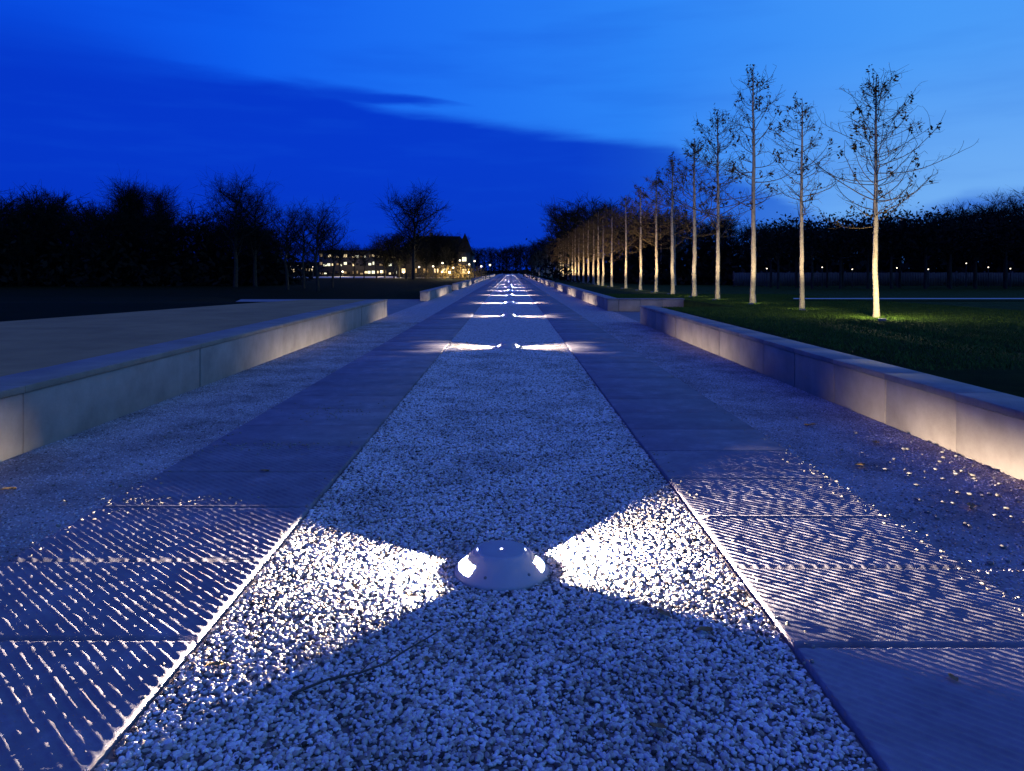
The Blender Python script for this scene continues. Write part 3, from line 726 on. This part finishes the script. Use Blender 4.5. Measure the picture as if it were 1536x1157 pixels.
glow=M('MULTIPLY',mr(az,8,30,0,1,True),mr(el,1,17,1,0,True))
def mix(f,a,b_):
    n=N(nt,'ShaderNodeMix',data_type='RGBA'); 
    if isinstance(f,(int,float)): n.inputs[0].default_value=f
    else: L(f,n.inputs[0])
    for s,v in ((6,a),(7,b_)):
        if isinstance(v,tuple): n.inputs[s].default_value=v
        else: L(v,n.inputs[s])
    return n.outputs[2]
base=mix(M('MULTIPLY',glow,.9),clear.outputs[0],lin(122,180,242))
cmb=N(nt,'ShaderNodeCombineXYZ'); L(M('MULTIPLY',az,.05),cmb.inputs[0]); L(M('MULTIPLY',el,.35),cmb.inputs[1])
n1=N(nt,'ShaderNodeTexNoise'); n1.inputs['Scale'].default_value=1.8; n1.inputs['Detail'].default_value=6; n1.inputs['Roughness'].default_value=.55; L(cmb.outputs[0],n1.inputs['Vector'])
nz=M('SUBTRACT',n1.outputs['Fac'],.5)
G=lambda v:(v/30,)*3+(1,)
edge_=ramp(nt,azn,[(A(-60),G(15)),(A(-33),G(14.6)),(A(-25),G(14.0)),(A(-19),G(13.6)),(A(-13),G(13.0)),(A(-8),G(11.7)),(A(-2),G(11.1)),(A(4),G(10.2)),(A(12),G(9.1)),(A(17),G(6.5)),(A(23),G(3.6)),(A(28),G(4.0)),(A(31),G(5.0)),(A(40),G(5.2))])
ee=M('MULTIPLY',edge_.outputs[0],30)
dlt=M('SUBTRACT',M('ADD',ee,M('MULTIPLY',nz,1.8)),el)
soft=mr(dlt,-.5,.9,0,1,True)
soft2=mr(dlt,-4,2.5,0,1,True)
lf=mr(az,-32,-17,0,1,True)
msk=M('ADD',M('MULTIPLY',soft,lf),M('MULTIPLY',soft2,M('SUBTRACT',1,lf)))
cen=mr(az,-16,-2.5,12.8,12.2)
thk=M('MAXIMUM',mr(az,-16,-2.0,1.0,0.06),.06)
dd=M('DIVIDE',M('ABSOLUTE',M('SUBTRACT',M('ADD',el,M('MULTIPLY',nz,1.2)),cen)),thk)
stk=M('MULTIPLY',M('MULTIPLY',mr(dd,.2,1.3,1,0,True),mr(az,-19,-14,0,1,True)),mr(az,-8,-2,.9,0,True))
msk=M('MAXIMUM',msk,stk)
skyc=mix(M('MULTIPLY',msk,mr(az,8,18,1,.75,True)),base,cloud.outputs[0])
n3=N(nt,'ShaderNodeTexNoise'); n3.inputs['Scale'].default_value=1.3; n3.inputs['Detail'].default_value=5; L(cmb.outputs[0],n3.inputs['Vector'])
skyc=mix(mr(n3.outputs['Fac'],.4,.75,0,.2,True),skyc,cloud.outputs[0])
n4=N(nt,'ShaderNodeTexNoise'); n4.inputs['Scale'].default_value=2.2; n4.inputs['Detail'].default_value=6; L(cmb.outputs[0],n4.inputs['Vector'])
skyc=mix(M('MULTIPLY',mr(n4.outputs['Fac'],.45,.7,0,.2,True),msk),skyc,lin(14,78,216))
hz=M('MULTIPLY',mr(el,0,9,.25,0,True),mr(az,5,20,1,0,True))
skyc=mix(hz,skyc,lin(3,42,170))
zen=mix(mr(el,22,70,0,1,True),skyc,(.085,.12,.66,1))
L(zen,bg.inputs['Color']); bg.inputs['Strength'].default_value=1.0

# ------------------------------------------------------------------ camera (level, with lens shift: verticals stay upright)
cd=bpy.data.cameras.new('camera'); cam=bpy.data.objects.new('camera',cd); col.objects.link(cam)
cam.location=(0,-.217,1.4); cam.rotation_euler=(R(90),0,0); cd.sensor_width=36; cd.lens=26.62
cd.shift_x=.0013; cd.shift_y=-.113; cd.clip_start=.05; cd.clip_end=3000
scene.camera=cam
